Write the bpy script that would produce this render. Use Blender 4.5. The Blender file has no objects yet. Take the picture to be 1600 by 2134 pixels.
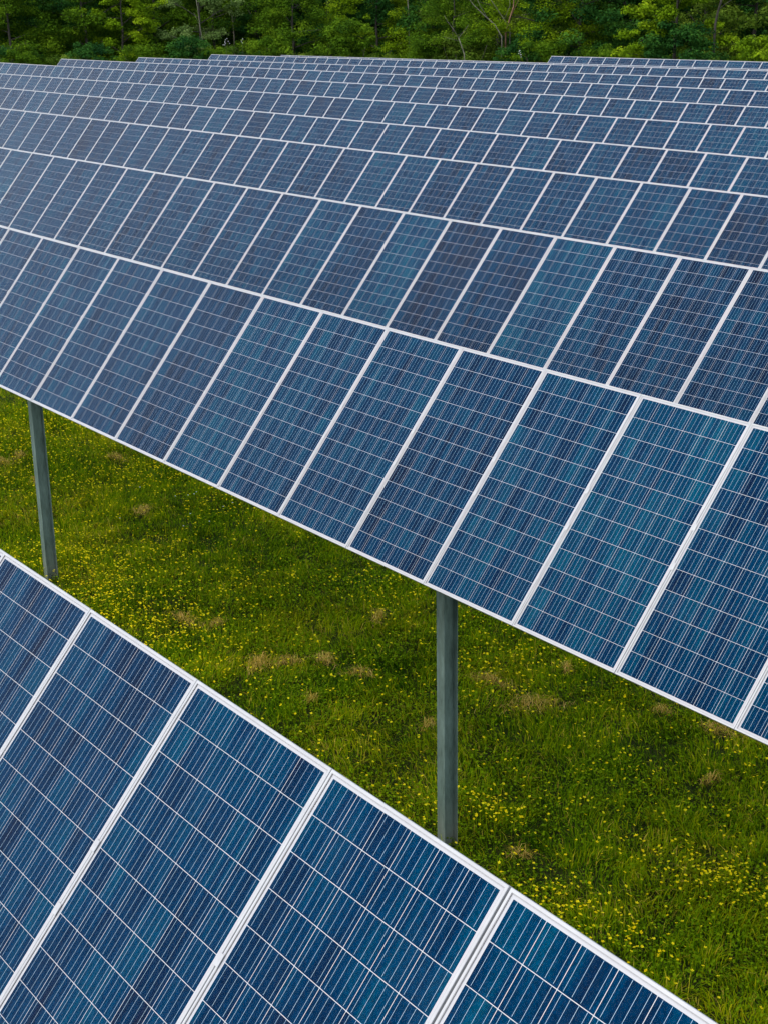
import bpy, math, random
import numpy as np
from mathutils import Matrix, Vector

# ---------------------------------------------------------------- camera, sky, sun, exposure
scene = bpy.context.scene
C = scene.collection
CAMZ = 7.0
YAW, PITCH, ROLL, FOC = -0.918187, 0.324012, -0.016254, 3014.41

def camera_axes():
    cy, sy, cp, sp = math.cos(YAW), math.sin(YAW), math.cos(PITCH), math.sin(PITCH)
    f = np.array([sy*cp, cy*cp, -sp]); r = np.array([cy, -sy, 0.0]); u = np.cross(r, f)
    cr, sr = math.cos(ROLL), math.sin(ROLL)
    return cr*r + sr*u, -sr*r + cr*u, f
CR, CU, CF = camera_axes()
cam_d = bpy.data.cameras.new('camera')
cam_d.sensor_fit = 'HORIZONTAL'; cam_d.sensor_width = 36.0
cam_d.lens = FOC/1600*36.0
cam_d.clip_start = 0.1; cam_d.clip_end = 3000
cam = bpy.data.objects.new('camera', cam_d); C.objects.link(cam)
M = Matrix.Identity(4)
for i in range(3):
    M[i][0] = CR[i]; M[i][1] = CU[i]; M[i][2] = -CF[i]
M[2][3] = CAMZ
cam.matrix_world = M
scene.camera = cam

SUN_EL, SUN_AZ = math.radians(52), math.radians(188)     # azimuth clockwise from +Y: behind the camera
world = bpy.data.worlds.new('World'); scene.world = world
world.use_nodes = True
wn, wl = world.node_tree.nodes, world.node_tree.links
wn.clear()
wo = wn.new('ShaderNodeOutputWorld'); bg = wn.new('ShaderNodeBackground')
sky = wn.new('ShaderNodeTexSky'); sky.sky_type = 'NISHITA'; sky.sun_disc = False
sky.sun_elevation = SUN_EL; sky.sun_rotation = SUN_AZ
sky.air_density = 1.0; sky.dust_density = 2.5
hs = wn.new('ShaderNodeHueSaturation'); hs.inputs['Saturation'].default_value = 0.78
tc = wn.new('ShaderNodeTexCoord')
cn = wn.new('ShaderNodeTexNoise'); cn.inputs['Scale'].default_value = 2.6; cn.inputs['Detail'].default_value = 5
cr_ = wn.new('ShaderNodeValToRGB')
cr_.color_ramp.elements[0].position = 0.36; cr_.color_ramp.elements[0].color = (0.0, 0.0, 0.0, 1)
cr_.color_ramp.elements[1].position = 0.64; cr_.color_ramp.elements[1].color = (1, 1, 1, 1)
mixc = wn.new('ShaderNodeMix'); mixc.data_type = 'RGBA'
mixc.inputs['B'].default_value = (5.9, 6.6, 7.4, 1)      # thin grey cloud sheet
wl.new(tc.outputs['Generated'], cn.inputs['Vector'])
wl.new(cn.outputs['Fac'], cr_.inputs['Fac'])
wl.new(sky.outputs['Color'], hs.inputs['Color'])
wl.new(cr_.outputs['Color'], mixc.inputs['Factor'])
wl.new(hs.outputs['Color'], mixc.inputs['A'])
wl.new(mixc.outputs['Result'], bg.inputs['Color'])
bg.inputs['Strength'].default_value = 0.15
wl.new(bg.outputs['Background'], wo.inputs['Surface'])

sun_d = bpy.data.lights.new('sun', 'SUN'); sun_d.energy = 1.15; sun_d.angle = math.radians(45)
sun_d.color = (1.0, 0.92, 0.80)
sun = bpy.data.objects.new('sun', sun_d); C.objects.link(sun)
sdir_ = Vector((math.sin(SUN_AZ)*math.cos(SUN_EL), math.cos(SUN_AZ)*math.cos(SUN_EL), math.sin(SUN_EL)))
sun.rotation_euler = sdir_.to_track_quat('Z', 'Y').to_euler()
sun.location = (0, -10, 40)

scene.render.engine = 'CYCLES'
scene.cycles.max_bounces = 6; scene.cycles.transparent_max_bounces = 12
scene.cycles.caustics_reflective = False; scene.cycles.caustics_refractive = False
scene.view_settings.view_transform = 'Standard'; scene.view_settings.look = 'None'
scene.view_settings.exposure = 0.68; scene.view_settings.gamma = 1.0
scene.view_settings.use_curve_mapping = False

rnd = random.Random(11)
nr = np.random.default_rng(7)

# ---------------------------------------------------------------- helpers
def ray(x, y):
    return (x-800)/FOC*CR - (y-1067)/FOC*CU + CF

def at_dist(x, y, hd):
    """world X, Y of the point seen at pixel x, y of the photograph at hd metres horizontal distance"""
    v = ray(x, y); h = math.hypot(v[0], v[1])
    return v[0]/h*hd, v[1]/h*hd, CAMZ + v[2]/h*hd

def ground_z(X, Y):
    X = np.clip(X, -70, 20); Y = np.clip(Y, -10, 90)
    z = 0.02 - 0.018*(X+8.7) + 0.006*(Y-7.3)
    return z + 0.035*np.sin(X*1.3+0.6*np.sin(Y*0.9))*np.cos(Y*1.1+0.4) + 0.02*np.sin(X*3.1+Y*2.3)

def mat(name):
    m = bpy.data.materials.new(name); m.use_nodes = True
    return m, m.node_tree.nodes, m.node_tree.links, m.node_tree.nodes['Principled BSDF']

def mesh_from(name, verts, faces, mats=(), fmat=None, smooth=False):
    me = bpy.data.meshes.new(name)
    me.from_pydata([tuple(v) for v in verts], [], faces)
    for m in mats: me.materials.append(m)
    if fmat is not None: me.polygons.foreach_set('material_index', fmat)
    if smooth: me.polygons.foreach_set('use_smooth', [True]*len(me.polygons))
    me.update()
    return me

def mesh_np(name, V, F, n, mats=(), fmat=None, attr=None):
    """fast: V (k,3) float, F (m*n) indices of n-gons"""
    me = bpy.data.meshes.new(name)
    nf = len(F)//n
    me.vertices.add(len(V)); me.vertices.foreach_set('co', np.asarray(V, dtype=np.float32).ravel())
    me.loops.add(len(F)); me.loops.foreach_set('vertex_index', np.asarray(F, dtype=np.int32))
    me.polygons.add(nf)
    me.polygons.foreach_set('loop_start', np.arange(0, nf*n, n, dtype=np.int32))
    me.polygons.foreach_set('loop_total', np.full(nf, n, dtype=np.int32))
    for m in mats: me.materials.append(m)
    if fmat is not None: me.polygons.foreach_set('material_index', np.asarray(fmat, dtype=np.int32))
    if attr is not None:
        a = me.attributes.new('tint', 'FLOAT', 'POINT'); a.data.foreach_set('value', np.asarray(attr, dtype=np.float32))
    me.update(calc_edges=True); me.validate()
    return me

class MB:
    def __init__(s): s.v = []; s.f = []; s.m = []; s.a = []
    def quad(s, pts, m=0, a=0.0):
        b = len(s.v); s.v += [tuple(p) for p in pts]; s.f.append(tuple(range(b, b+len(pts)))); s.m.append(m); s.a += [a]*len(pts)
    def box(s, x0, x1, y0, y1, z0, z1, m=0, a=0.0, bottom=True):
        b = len(s.v)
        s.v += [(x0,y0,z0),(x1,y0,z0),(x1,y1,z0),(x0,y1,z0),(x0,y0,z1),(x1,y0,z1),(x1,y1,z1),(x0,y1,z1)]
        fs = [(4,5,6,7),(0,1,5,4),(1,2,6,5),(2,3,7,6),(3,0,4,7)]
        if bottom: fs.append((3,2,1,0))
        for f in fs: s.f.append(tuple(b+i for i in f)); s.m.append(m)
        s.a += [a]*8
    def tube(s, pts, rad, n=7, m=0, cap=True):
        pts = [Vector(p) for p in pts]; b0 = len(s.v)
        for i, p in enumerate(pts):
            t = (pts[min(i+1, len(pts)-1)] - pts[max(i-1, 0)]).normalized()
            u = t.cross(Vector((0.31, 0.2, 0.93))).normalized()
            if u.length < .1: u = t.cross(Vector((1, 0, 0))).normalized()
            w = t.cross(u)
            for k in range(n):
                an = 2*math.pi*k/n
                s.v.append(tuple(p + (u*math.cos(an) + w*math.sin(an))*rad[i])); s.a.append(0.0)
        for i in range(len(pts)-1):
            for k in range(n):
                s.f.append((b0+i*n+k, b0+i*n+(k+1) % n, b0+(i+1)*n+(k+1) % n, b0+(i+1)*n+k)); s.m.append(m)
        if cap:
            s.f.append(tuple(b0+k for k in reversed(range(n)))); s.m.append(m)
            s.f.append(tuple(b0+(len(pts)-1)*n+k for k in range(n))); s.m.append(m)
    def mesh(s, name, mats, smooth=False, attr=None):
        me = mesh_from(name, s.v, s.f, mats, s.m, smooth)
        if attr:
            a = me.attributes.new(attr, 'FLOAT', 'POINT'); a.data.foreach_set('value', s.a)
        return me

def obj(name, me, parent=None, mtx=None):
    o = bpy.data.objects.new(name, me); C.objects.link(o)
    if parent is not None: o.parent = parent
    if mtx is not None: o.matrix_local = mtx
    return o

def tag(o, label=None, cat=None, group=None, kind=None):
    for k, v in (('label', label), ('category', cat), ('group', group), ('kind', kind)):
        if v: o[k] = v
    return o

# ---------------------------------------------------------------- materials
# silvery anodised frame
M_frame, n, l, p = mat('anodised_frame')
p.inputs['Base Color'].default_value = (0.80, 0.79, 0.83, 1); p.inputs['Roughness'].default_value = 0.42
p.inputs['Metallic'].default_value = 0.15
nz = n.new('ShaderNodeTexNoise'); nz.inputs['Scale'].default_value = 9; nz.inputs['Detail'].default_value = 6
tcn = n.new('ShaderNodeTexCoord'); l.new(tcn.outputs['Object'], nz.inputs['Vector'])
rp = n.new('ShaderNodeValToRGB'); rp.color_ramp.elements[0].position = .3; rp.color_ramp.elements[1].position = .62
rp.color_ramp.elements[0].color = (.43, .425, .44, 1); rp.color_ramp.elements[1].color = (.50, .50, .51, 1)
l.new(nz.outputs['Fac'], rp.inputs['Fac']); l.new(rp.outputs['Color'], p.inputs['Base Color'])

M_back, n, l, p = mat('white_backsheet')
p.inputs['Base Color'].default_value = (0.50, 0.50, 0.53, 1); p.inputs['Roughness'].default_value = 0.5
M_seal, n, l, p = mat('grey_sealant')
p.inputs['Base Color'].default_value = (0.36, 0.35, 0.36, 1); p.inputs['Roughness'].default_value = 0.6
M_ribbon, n, l, p = mat('tinned_ribbon')
p.inputs['Base Color'].default_value = (0.38, 0.53, 0.68, 1); p.inputs['Roughness'].default_value = 0.45
p.inputs['Metallic'].default_value = 0.2

# polycrystalline blue cells: the tone changes from cell to cell and from panel to panel
M_cell, n, l, p = mat('polycrystalline_cell')
oi = n.new('ShaderNodeObjectInfo')
at = n.new('ShaderNodeAttribute'); at.attribute_name = 'cell'
ad = n.new('ShaderNodeMath'); ad.operation = 'MULTIPLY_ADD'; ad.inputs[1].default_value = 731.7
l.new(oi.outputs['Random'], ad.inputs[0]); l.new(at.outputs['Fac'], ad.inputs[2])
wnz = n.new('ShaderNodeTexWhiteNoise'); wnz.noise_dimensions = '1D'
l.new(ad.outputs[0], wnz.inputs['W'])
sc = n.new('ShaderNodeSeparateColor'); l.new(oi.outputs['Color'], sc.inputs['Color'])     # object colour: tone of the whole panel
m1 = n.new('ShaderNodeMath'); m1.operation = 'MULTIPLY'; m1.inputs[1].default_value = 0.24; l.new(wnz.outputs['Value'], m1.inputs[0])
m2 = n.new('ShaderNodeMath'); m2.operation = 'MULTIPLY_ADD'; m2.inputs[1].default_value = 0.5
l.new(sc.outputs['Red'], m2.inputs[0]); l.new(m1.outputs[0], m2.inputs[2])
tcn = n.new('ShaderNodeTexCoord')
nb = n.new('ShaderNodeTexNoise'); nb.inputs['Scale'].default_value = 3.2; nb.inputs['Detail'].default_value = 4
geo = n.new('ShaderNodeNewGeometry')
mpn = n.new('ShaderNodeMapping'); mpn.inputs['Scale'].default_value = (4.5, 0.4, 0.4)  # streaks along the panels: cloud reflections painted into the cell colour
l.new(geo.outputs['Position'], mpn.inputs['Vector']); l.new(mpn.outputs['Vector'], nb.inputs['Vector'])
m3 = n.new('ShaderNodeMath'); m3.operation = 'MULTIPLY_ADD'; m3.inputs[1].default_value = 1.15
l.new(nb.outputs['Fac'], m3.inputs[0]); l.new(m2.outputs[0], m3.inputs[2])
m4 = n.new('ShaderNodeMath'); m4.operation = 'SUBTRACT'; m4.inputs[1].default_value = 0.50; l.new(m3.outputs[0], m4.inputs[0])
rp = n.new('ShaderNodeValToRGB'); e = rp.color_ramp.elements
e[0].position = 0.08; e[0].color = (0.0080, 0.0095, 0.026, 1)
e[1].position = 0.92; e[1].color = (0.0001, 0.058, 0.112, 1)
for ps, c in ((0.30, (0.0020, 0.0140, 0.044, 1)), (0.52, (0.0001, 0.0245, 0.072, 1)), (0.72, (0.0001, 0.039, 0.090, 1))):
    q = e.new(ps); q.color = c
l.new(m4.outputs[0], rp.inputs['Fac'])
vo = n.new('ShaderNodeTexVoronoi'); vo.inputs['Scale'].default_value = 130
l.new(geo.outputs['Position'], vo.inputs['Vector'])
vsep = n.new('ShaderNodeSeparateColor'); l.new(vo.outputs['Color'], vsep.inputs['Color'])
vr = n.new('ShaderNodeMapRange'); vr.inputs['To Min'].default_value = 0.78; vr.inputs['To Max'].default_value = 1.26
l.new(vsep.outputs['Red'], vr.inputs['Value'])
mx = n.new('ShaderNodeMix'); mx.data_type = 'RGBA'; mx.blend_type = 'MULTIPLY'; mx.inputs['Factor'].default_value = 1.0
l.new(rp.outputs['Color'], mx.inputs['A']); l.new(vr.outputs['Result'], mx.inputs['B'])
l.new(mx.outputs['Result'], p.inputs['Base Color'])
p.inputs['Roughness'].default_value = 0.7; p.inputs['Specular IOR Level'].default_value = 0.0

# cover glass, with faint dust and a painted sky sheen
M_glass = bpy.data.materials.new('cover_glass'); M_glass.use_nodes = True
n, l = M_glass.node_tree.nodes, M_glass.node_tree.links; n.clear()
out = n.new('ShaderNodeOutputMaterial'); tr = n.new('ShaderNodeBsdfTransparent'); gl = n.new('ShaderNodeBsdfGlossy')
gl.inputs['Roughness'].default_value = 0.06
fr = n.new('ShaderNodeFresnel'); fr.inputs['IOR'].default_value = 1.11
mg = n.new('ShaderNodeMixShader'); l.new(fr.outputs['Fac'], mg.inputs[0]); l.new(tr.outputs[0], mg.inputs[1]); l.new(gl.outputs[0], mg.inputs[2])
df = n.new('ShaderNodeBsdfDiffuse'); df.inputs['Color'].default_value = (0.42, 0.44, 0.50, 1)
geo = n.new('ShaderNodeNewGeometry')
dn = n.new('ShaderNodeTexNoise'); dn.inputs['Scale'].default_value = 2.2; dn.inputs['Detail'].default_value = 7; dn.inputs['Roughness'].default_value = 0.65
l.new(geo.outputs['Position'], dn.inputs['Vector'])
dr = n.new('ShaderNodeMapRange'); dr.inputs['From Min'].default_value = 0.50; dr.inputs['From Max'].default_value = 0.75
dr.inputs['To Min'].default_value = 0.0; dr.inputs['To Max'].default_value = 0.010; l.new(dn.outputs['Fac'], dr.inputs['Value'])
dsn = n.new('ShaderNodeTexVoronoi'); dsn.inputs['Scale'].default_value = 38; l.new(geo.outputs['Position'], dsn.inputs['Vector'])
ds = n.new('ShaderNodeMapRange'); ds.inputs['From Min'].default_value = 0.10; ds.inputs['From Max'].default_value = 0.04
ds.inputs['To Min'].default_value = 0.0; ds.inputs['To Max'].default_value = 0.11; l.new(dsn.outputs['Distance'], ds.inputs['Value'])
da = n.new('ShaderNodeMath'); da.operation = 'ADD'; l.new(dr.outputs['Result'], da.inputs[0]); l.new(ds.outputs['Result'], da.inputs[1])
# sky sheen painted as grey diffuse colour, stronger at flatter viewing angles
lw = n.new('ShaderNodeLayerWeight'); lw.inputs['Blend'].default_value = 0.5
pw = n.new('ShaderNodeMath'); pw.operation = 'POWER'; pw.inputs[1].default_value = 4.0; l.new(lw.outputs['Facing'], pw.inputs[0])
pm = n.new('ShaderNodeMath'); pm.operation = 'MULTIPLY_ADD'; pm.inputs[1].default_value = 0.24; l.new(pw.outputs[0], pm.inputs[0]); l.new(da.outputs[0], pm.inputs[2])
mg2 = n.new('ShaderNodeMixShader'); l.new(pm.outputs[0], mg2.inputs[0]); l.new(mg.outputs[0], mg2.inputs[1]); l.new(df.outputs[0], mg2.inputs[2])
l.new(mg2.outputs[0], out.inputs['Surface'])

# galvanised steel
M_galv, n, l, p = mat('galvanised_steel')
tcn = n.new('ShaderNodeTexCoord'); mp = n.new('ShaderNodeMapping'); mp.inputs['Scale'].default_value = (1, 1, 0.25)
nz = n.new('ShaderNodeTexNoise'); nz.inputs['Scale'].default_value = 11; nz.inputs['Detail'].default_value = 8; nz.inputs['Roughness'].default_value = 0.7
l.new(tcn.outputs['Object'], mp.inputs['Vector']); l.new(mp.outputs['Vector'], nz.inputs['Vector'])
rp = n.new('ShaderNodeValToRGB'); e = rp.color_ramp.elements
e[0].position = 0.32; e[0].color = (0.085, 0.125, 0.105, 1); e[1].position = 0.68; e[1].color = (0.23, 0.32, 0.29, 1)
l.new(nz.outputs['Fac'], rp.inputs['Fac'])
geo = n.new('ShaderNodeNewGeometry'); sx = n.new('ShaderNodeSeparateXYZ'); l.new(tcn.outputs['Object'], sx.inputs[0])
# splashed soil and rust on the lowest hand's breadth of the post (origin of the mesh = ground)
dz = n.new('ShaderNodeMapRange'); dz.inputs['From Min'].default_value = 0.55; dz.inputs['From Max'].default_value = 0.05
l.new(sx.outputs['Z'], dz.inputs['Value'])
n2 = n.new('ShaderNodeTexNoise'); n2.inputs['Scale'].default_value = 22; n2.inputs['Detail'].default_value = 5; l.new(mp.outputs['Vector'], n2.inputs['Vector'])
mm = n.new('ShaderNodeMath'); mm.operation = 'MULTIPLY'; l.new(dz.outputs['Result'], mm.inputs[0]); l.new(n2.outputs['Fac'], mm.inputs[1])
mxd = n.new('ShaderNodeMix'); mxd.data_type = 'RGBA'; mxd.inputs['B'].default_value = (0.16, 0.13, 0.09, 1)
l.new(mm.outputs[0], mxd.inputs['Factor']); l.new(rp.outputs['Color'], mxd.inputs['A']); l.new(mxd.outputs['Result'], p.inputs['Base Color'])
p.inputs['Roughness'].default_value = 0.48; p.inputs['Metallic'].default_value = 0.25

# soil and thatch
M_soil, n, l, p = mat('meadow_soil')
tcn = n.new('ShaderNodeTexCoord')
nz = n.new('ShaderNodeTexNoise'); nz.inputs['Scale'].default_value = 3.5; nz.inputs['Detail'].default_value = 12; nz.inputs['Roughness'].default_value = 0.75
l.new(tcn.outputs['Object'], nz.inputs['Vector'])
rp = n.new('ShaderNodeValToRGB'); e = rp.color_ramp.elements
e[0].position = 0.3; e[0].color = (0.008, 0.012, 0.002, 1); e[1].position = 0.75; e[1].color = (0.055, 0.060, 0.008, 1)
q = e.new(.55); q.color = (0.020, 0.028, 0.003, 1)
l.new(nz.outputs['Fac'], rp.inputs['Fac']); l.new(rp.outputs['Color'], p.inputs['Base Color'])
bp = n.new('ShaderNodeBump'); bp.inputs['Strength'].default_value = 0.8; bp.inputs['Distance'].default_value = 0.05
l.new(nz.outputs['Fac'], bp.inputs['Height']); l.new(bp.outputs['Normal'], p.inputs['Normal'])
p.inputs['Roughness'].default_value = 0.95; p.inputs['Specular IOR Level'].default_value = 0.1

def leafy(name, stops, attr=True, transl=0.35, noise_scale=0.8, noise_amt=0.5, rough=0.8, spec=0.02):
    """diffuse + translucent leaf whose tone follows the leaf's own tint and slow patches in the plant"""
    m = bpy.data.materials.new(name); m.use_nodes = True
    n, l = m.node_tree.nodes, m.node_tree.links
    p = n['Principled BSDF']; out = n['Material Output']
    a = n.new('ShaderNodeAttribute'); a.attribute_name = 'tint'
    g = n.new('ShaderNodeNewGeometry'); nz = n.new('ShaderNodeTexNoise'); nz.inputs['Scale'].default_value = noise_scale
    nz.inputs['Detail'].default_value = 3; l.new(g.outputs['Position'], nz.inputs['Vector'])
    s = n.new('ShaderNodeMath'); s.operation = 'SUBTRACT'; s.inputs[1].default_value = 0.5; l.new(nz.outputs['Fac'], s.inputs[0])
    f = n.new('ShaderNodeMath'); f.operation = 'MULTIPLY_ADD'; f.inputs[1].default_value = noise_amt*2
    l.new(s.outputs[0], f.inputs[0]); l.new(a.outputs['Fac'], f.inputs[2])
    rp = n.new('ShaderNodeValToRGB'); e = rp.color_ramp.elements
    e[0].position = stops[0][0]; e[0].color = (*stops[0][1], 1); e[1].position = stops[-1][0]; e[1].color = (*stops[-1][1], 1)
    for ps, c in stops[1:-1]:
        q = e.new(ps); q.color = (*c, 1)
    l.new(f.outputs[0], rp.inputs['Fac']); l.new(rp.outputs['Color'], p.inputs['Base Color'])
    p.inputs['Roughness'].default_value = rough; p.inputs['Specular IOR Level'].default_value = spec
    t = n.new('ShaderNodeBsdfTranslucent'); l.new(rp.outputs['Color'], t.inputs['Color'])
    mx = n.new('ShaderNodeMixShader'); mx.inputs[0].default_value = transl
    l.new(p.outputs[0], mx.inputs[1]); l.new(t.outputs[0], mx.inputs[2]); l.new(mx.outputs[0], out.inputs['Surface'])
    return m
M_grass = leafy('grass_blade', [(0.0, (0.022, 0.072, 0.001)), (0.33, (0.108, 0.205, 0.001)), (0.62, (0.255, 0.315, 0.0015)), (0.86, (0.42, 0.39, 0.006)), (1.0, (0.52, 0.40, 0.06))], noise_scale=0.9, noise_amt=0.42)
M_clover = leafy('meadow_leaf', [(0.0, (0.055, 0.120, 0.002)), (0.6, (0.150, 0.245, 0.003)), (1.0, (0.24, 0.31, 0.005))], noise_scale=1.2, noise_amt=0.3)
M_straw = leafy('dry_straw', [(0.0, (0.26, 0.18, 0.02)), (0.5, (0.50, 0.34, 0.06)), (1.0, (0.74, 0.52, 0.16))], noise_scale=3, noise_amt=0.2)
M_petal = leafy('yellow_petal', [(0.0, (0.85, 0.62, 0.004)), (1.0, (0.95, 0.82, 0.02))], noise_scale=3, noise_amt=0.2, transl=0.3)
M_white_petal = leafy('white_petal', [(0.0, (0.6, 0.62, 0.6)), (1.0, (0.8, 0.8, 0.8))], transl=0.2)
TREE_MATS = {
 'dark':   leafy('dark_leaf',   [(0.0, (0.010, 0.046, 0.013)), (0.5, (0.032, 0.110, 0.018)), (1.0, (0.090, 0.223, 0.025))], noise_scale=0.35, noise_amt=0.35),
 'mid':    leafy('green_leaf',  [(0.0, (0.018, 0.055, 0.007)), (0.5, (0.076, 0.161, 0.008)), (1.0, (0.190, 0.305, 0.014))], noise_scale=0.35, noise_amt=0.35),
 'bright': leafy('yellow_green_leaf', [(0.0, (0.046, 0.098, 0.006)), (0.5, (0.155, 0.270, 0.007)), (1.0, (0.333, 0.460, 0.016))], noise_scale=0.4, noise_amt=0.35),
 'olive':  leafy('olive_leaf',  [(0.0, (0.032, 0.075, 0.010)), (0.5, (0.107, 0.187, 0.018)), (1.0, (0.232, 0.321, 0.036))], noise_scale=0.4, noise_amt=0.35),
 'pale':   leafy('pale_leaf',   [(0.0, (0.046, 0.086, 0.021)), (0.5, (0.132, 0.218, 0.052)), (1.0, (0.310, 0.402, 0.138))], noise_scale=0.4, noise_amt=0.35),
}
def bark(name, c0, c1):
    m, n, l, p = mat(name)
    tcn = n.new('ShaderNodeTexCoord'); mp = n.new('ShaderNodeMapping'); mp.inputs['Scale'].default_value = (3, 3, 0.6)
    nz = n.new('ShaderNodeTexNoise'); nz.inputs['Scale'].default_value = 5; nz.inputs['Detail'].default_value = 8
    l.new(tcn.outputs['Object'], mp.inputs['Vector']); l.new(mp.outputs['Vector'], nz.inputs['Vector'])
    rp = n.new('ShaderNodeValToRGB'); rp.color_ramp.elements[0].color = (*c0, 1); rp.color_ramp.elements[1].color = (*c1, 1)
    rp.color_ramp.elements[0].position = .35; rp.color_ramp.elements[1].position = .65
    l.new(nz.outputs['Fac'], rp.inputs['Fac']); l.new(rp.outputs['Color'], p.inputs['Base Color'])
    bp = n.new('ShaderNodeBump'); bp.inputs['Strength'].default_value = 0.7; l.new(nz.outputs['Fac'], bp.inputs['Height']); l.new(bp.outputs['Normal'], p.inputs['Normal'])
    p.inputs['Roughness'].default_value = 0.9
    return m
M_bark = bark('dark_bark', (0.022, 0.019, 0.014), (0.060, 0.052, 0.040))
M_bark_pale = bark('pale_bark', (0.08, 0.08, 0.055), (0.21, 0.20, 0.14))
M_bark_red = bark('reddish_bark', (0.13, 0.075, 0.045), (0.34, 0.19, 0.11))

# ---------------------------------------------------------------- the ground
def axis(vals):
    out = []
    for a, b, st in vals: out += list(np.arange(a, b, st))
    return np.array(out + [vals[-1][1]])
gx = axis([(-900, -130, 70), (-130, -36, 4), (-36, 4, 0.35), (4, 60, 6), (60, 500, 60)])
gy = axis([(-400, -10, 40), (-10, 3, 2), (3, 16, 0.35), (16, 110, 4), (110, 900, 70)])
GX, GY = np.meshgrid(gx, gy, indexing='ij')
GZ = ground_z(GX, GY)
V = np.stack([GX.ravel(), GY.ravel(), GZ.ravel()], 1)
ni, nj = len(gx), len(gy)
I, J = np.meshgrid(np.arange(ni-1), np.arange(nj-1), indexing='ij')
b = (I*nj+J).ravel()
F = np.stack([b, b+nj, b+nj+1, b+1], 1).ravel()
tag(obj('ground', mesh_np('ground', V, F, 4, [M_soil])), kind='structure')

# ---------------------------------------------------------------- solar rows
PW, PL, PITCH_X = 1.0045, 1.956, 1.008462      # panel width, length, pitch along the row
LIP, FH = 0.012, 0.035
CP = 0.1585; CS = 0.1556                        # cell pitch and size
NX, NY = 6, 12
def rect_ring(mb, ox, oy, ix, iy, z, m):
    o = [(-ox,-oy,z),(ox,-oy,z),(ox,oy,z),(-ox,oy,z)]; i_ = [(-ix,-iy,z),(ix,-iy,z),(ix,iy,z),(-ix,iy,z)]
    for k in range(4):
        mb.quad([o[k], o[(k+1) % 4], i_[(k+1) % 4], i_[k]], m)
def walls(mb, x, y, z0, z1, m, inward=False):
    c = [(-x,-y),(x,-y),(x,y),(-x,y)]
    for k in range(4):
        a, b = c[k], c[(k+1) % 4]
        q = [(*a, z0), (*b, z0), (*b, z1), (*a, z1)]
        mb.quad(q[::-1] if inward else q, m)
# panel plane: z = 0 is the top of the frame's lip
def add_frame(mb, m, ms):
    hx, hy = PW/2, PL/2; bv = 0.0015
    walls(mb, hx, hy, -FH, -bv, m)
    c = [(-1,-1),(1,-1),(1,1),(-1,1)]
    for k in range(4):                            # small bevel round the lip
        a, b = c[k], c[(k+1) % 4]
        mb.quad([(a[0]*hx,a[1]*hy,-bv),(b[0]*hx,b[1]*hy,-bv),(b[0]*(hx-bv),b[1]*(hy-bv),0),(a[0]*(hx-bv),a[1]*(hy-bv),0)], m)
    rect_ring(mb, hx-bv, hy-bv, hx-LIP, hy-LIP, 0, m)
    walls(mb, hx-LIP, hy-LIP, -0.0030, 0, m, True)
    rect_ring(mb, hx-LIP+0.0004, hy-LIP+0.0004, hx-LIP-0.0024, hy-LIP-0.0024, -0.0017, ms)   # sealant bead
    rect_ring(mb, hx, hy, hx-0.03, hy-0.03, -FH, m)
def add_back(mb, m):
    hx, hy = PW/2-LIP, PL/2-LIP
    mb.box(-hx, hx, -hy, hy, -0.009, -0.0062, m)
def add_glass(mb, m):
    hx, hy = PW/2-LIP-0.0005, PL/2-LIP-0.0005; z = -0.0022
    mb.quad([(-hx,-hy,z),(hx,-hy,z),(hx,hy,z),(-hx,hy,z)], m)
def cell_geo(mb, cx, cy, a, mc, mr):
    h = CS/2; z1 = -0.0059; ch = 0.0016
    # cell slab with clipped corners
    pts = [(cx-h+ch, cy-h), (cx+h-ch, cy-h), (cx+h, cy-h+ch), (cx+h, cy+h-ch), (cx+h-ch, cy+h), (cx-h+ch, cy+h), (cx-h, cy+h-ch), (cx-h, cy-h+ch)]
    mb.quad([(*q, z1) for q in pts], mc, a)
    for k in range(8):
        q0, q1 = pts[k], pts[(k+1) % 8]
        mb.quad([(*q0, -0.0063), (*q1, -0.0063), (*q1, z1), (*q0, z1)], mc, a)
    for k in range(4):                            # busbars
        x = cx - h + (0.135+0.2433*k)*CS
        mb.quad([(x-0.00066, cy-h+0.0055, z1+0.0003), (x+0.00066, cy-h+0.0055, z1+0.0003), (x+0.00066, cy+h-0.001, z1+0.0003), (x-0.00066, cy+h-0.001, z1+0.0003)], mr, a)
def cell_pos(i, j): return (i-(NX-1)/2)*CP, (j-(NY-1)/2)*CP
mb = MB(); add_frame(mb, 0, 1); ME_frame = mb.mesh('panel_frame', [M_frame, M_seal])
mb = MB(); add_back(mb, 0); ME_back = mb.mesh('solar_panel', [M_back])
mb = MB(); add_glass(mb, 0); ME_glass = mb.mesh('glass_pane', [M_glass])
mb = MB(); cell_geo(mb, 0, 0, 0.0, 0, 1); ME_cell = mb.mesh('cell', [M_cell, M_ribbon], attr='cell')
mb = MB()
for i in range(NX):
    for j in range(NY): cell_geo(mb, *cell_pos(i, j), (i*NY+j)*3.37+1, 0, 1)
ME_cells = mb.mesh('cell_grid', [M_cell, M_ribbon], attr='cell')
mb = MB(); add_back(mb, 0); add_frame(mb, 1, 2)
for i in range(NX):
    for j in range(NY): cell_geo(mb, *cell_pos(i, j), (i*NY+j)*3.37+1, 3, 4)
add_glass(mb, 5)
ME_whole = mb.mesh('solar_panel', [M_back, M_frame, M_seal, M_cell, M_ribbon, M_glass], attr='cell')
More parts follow.
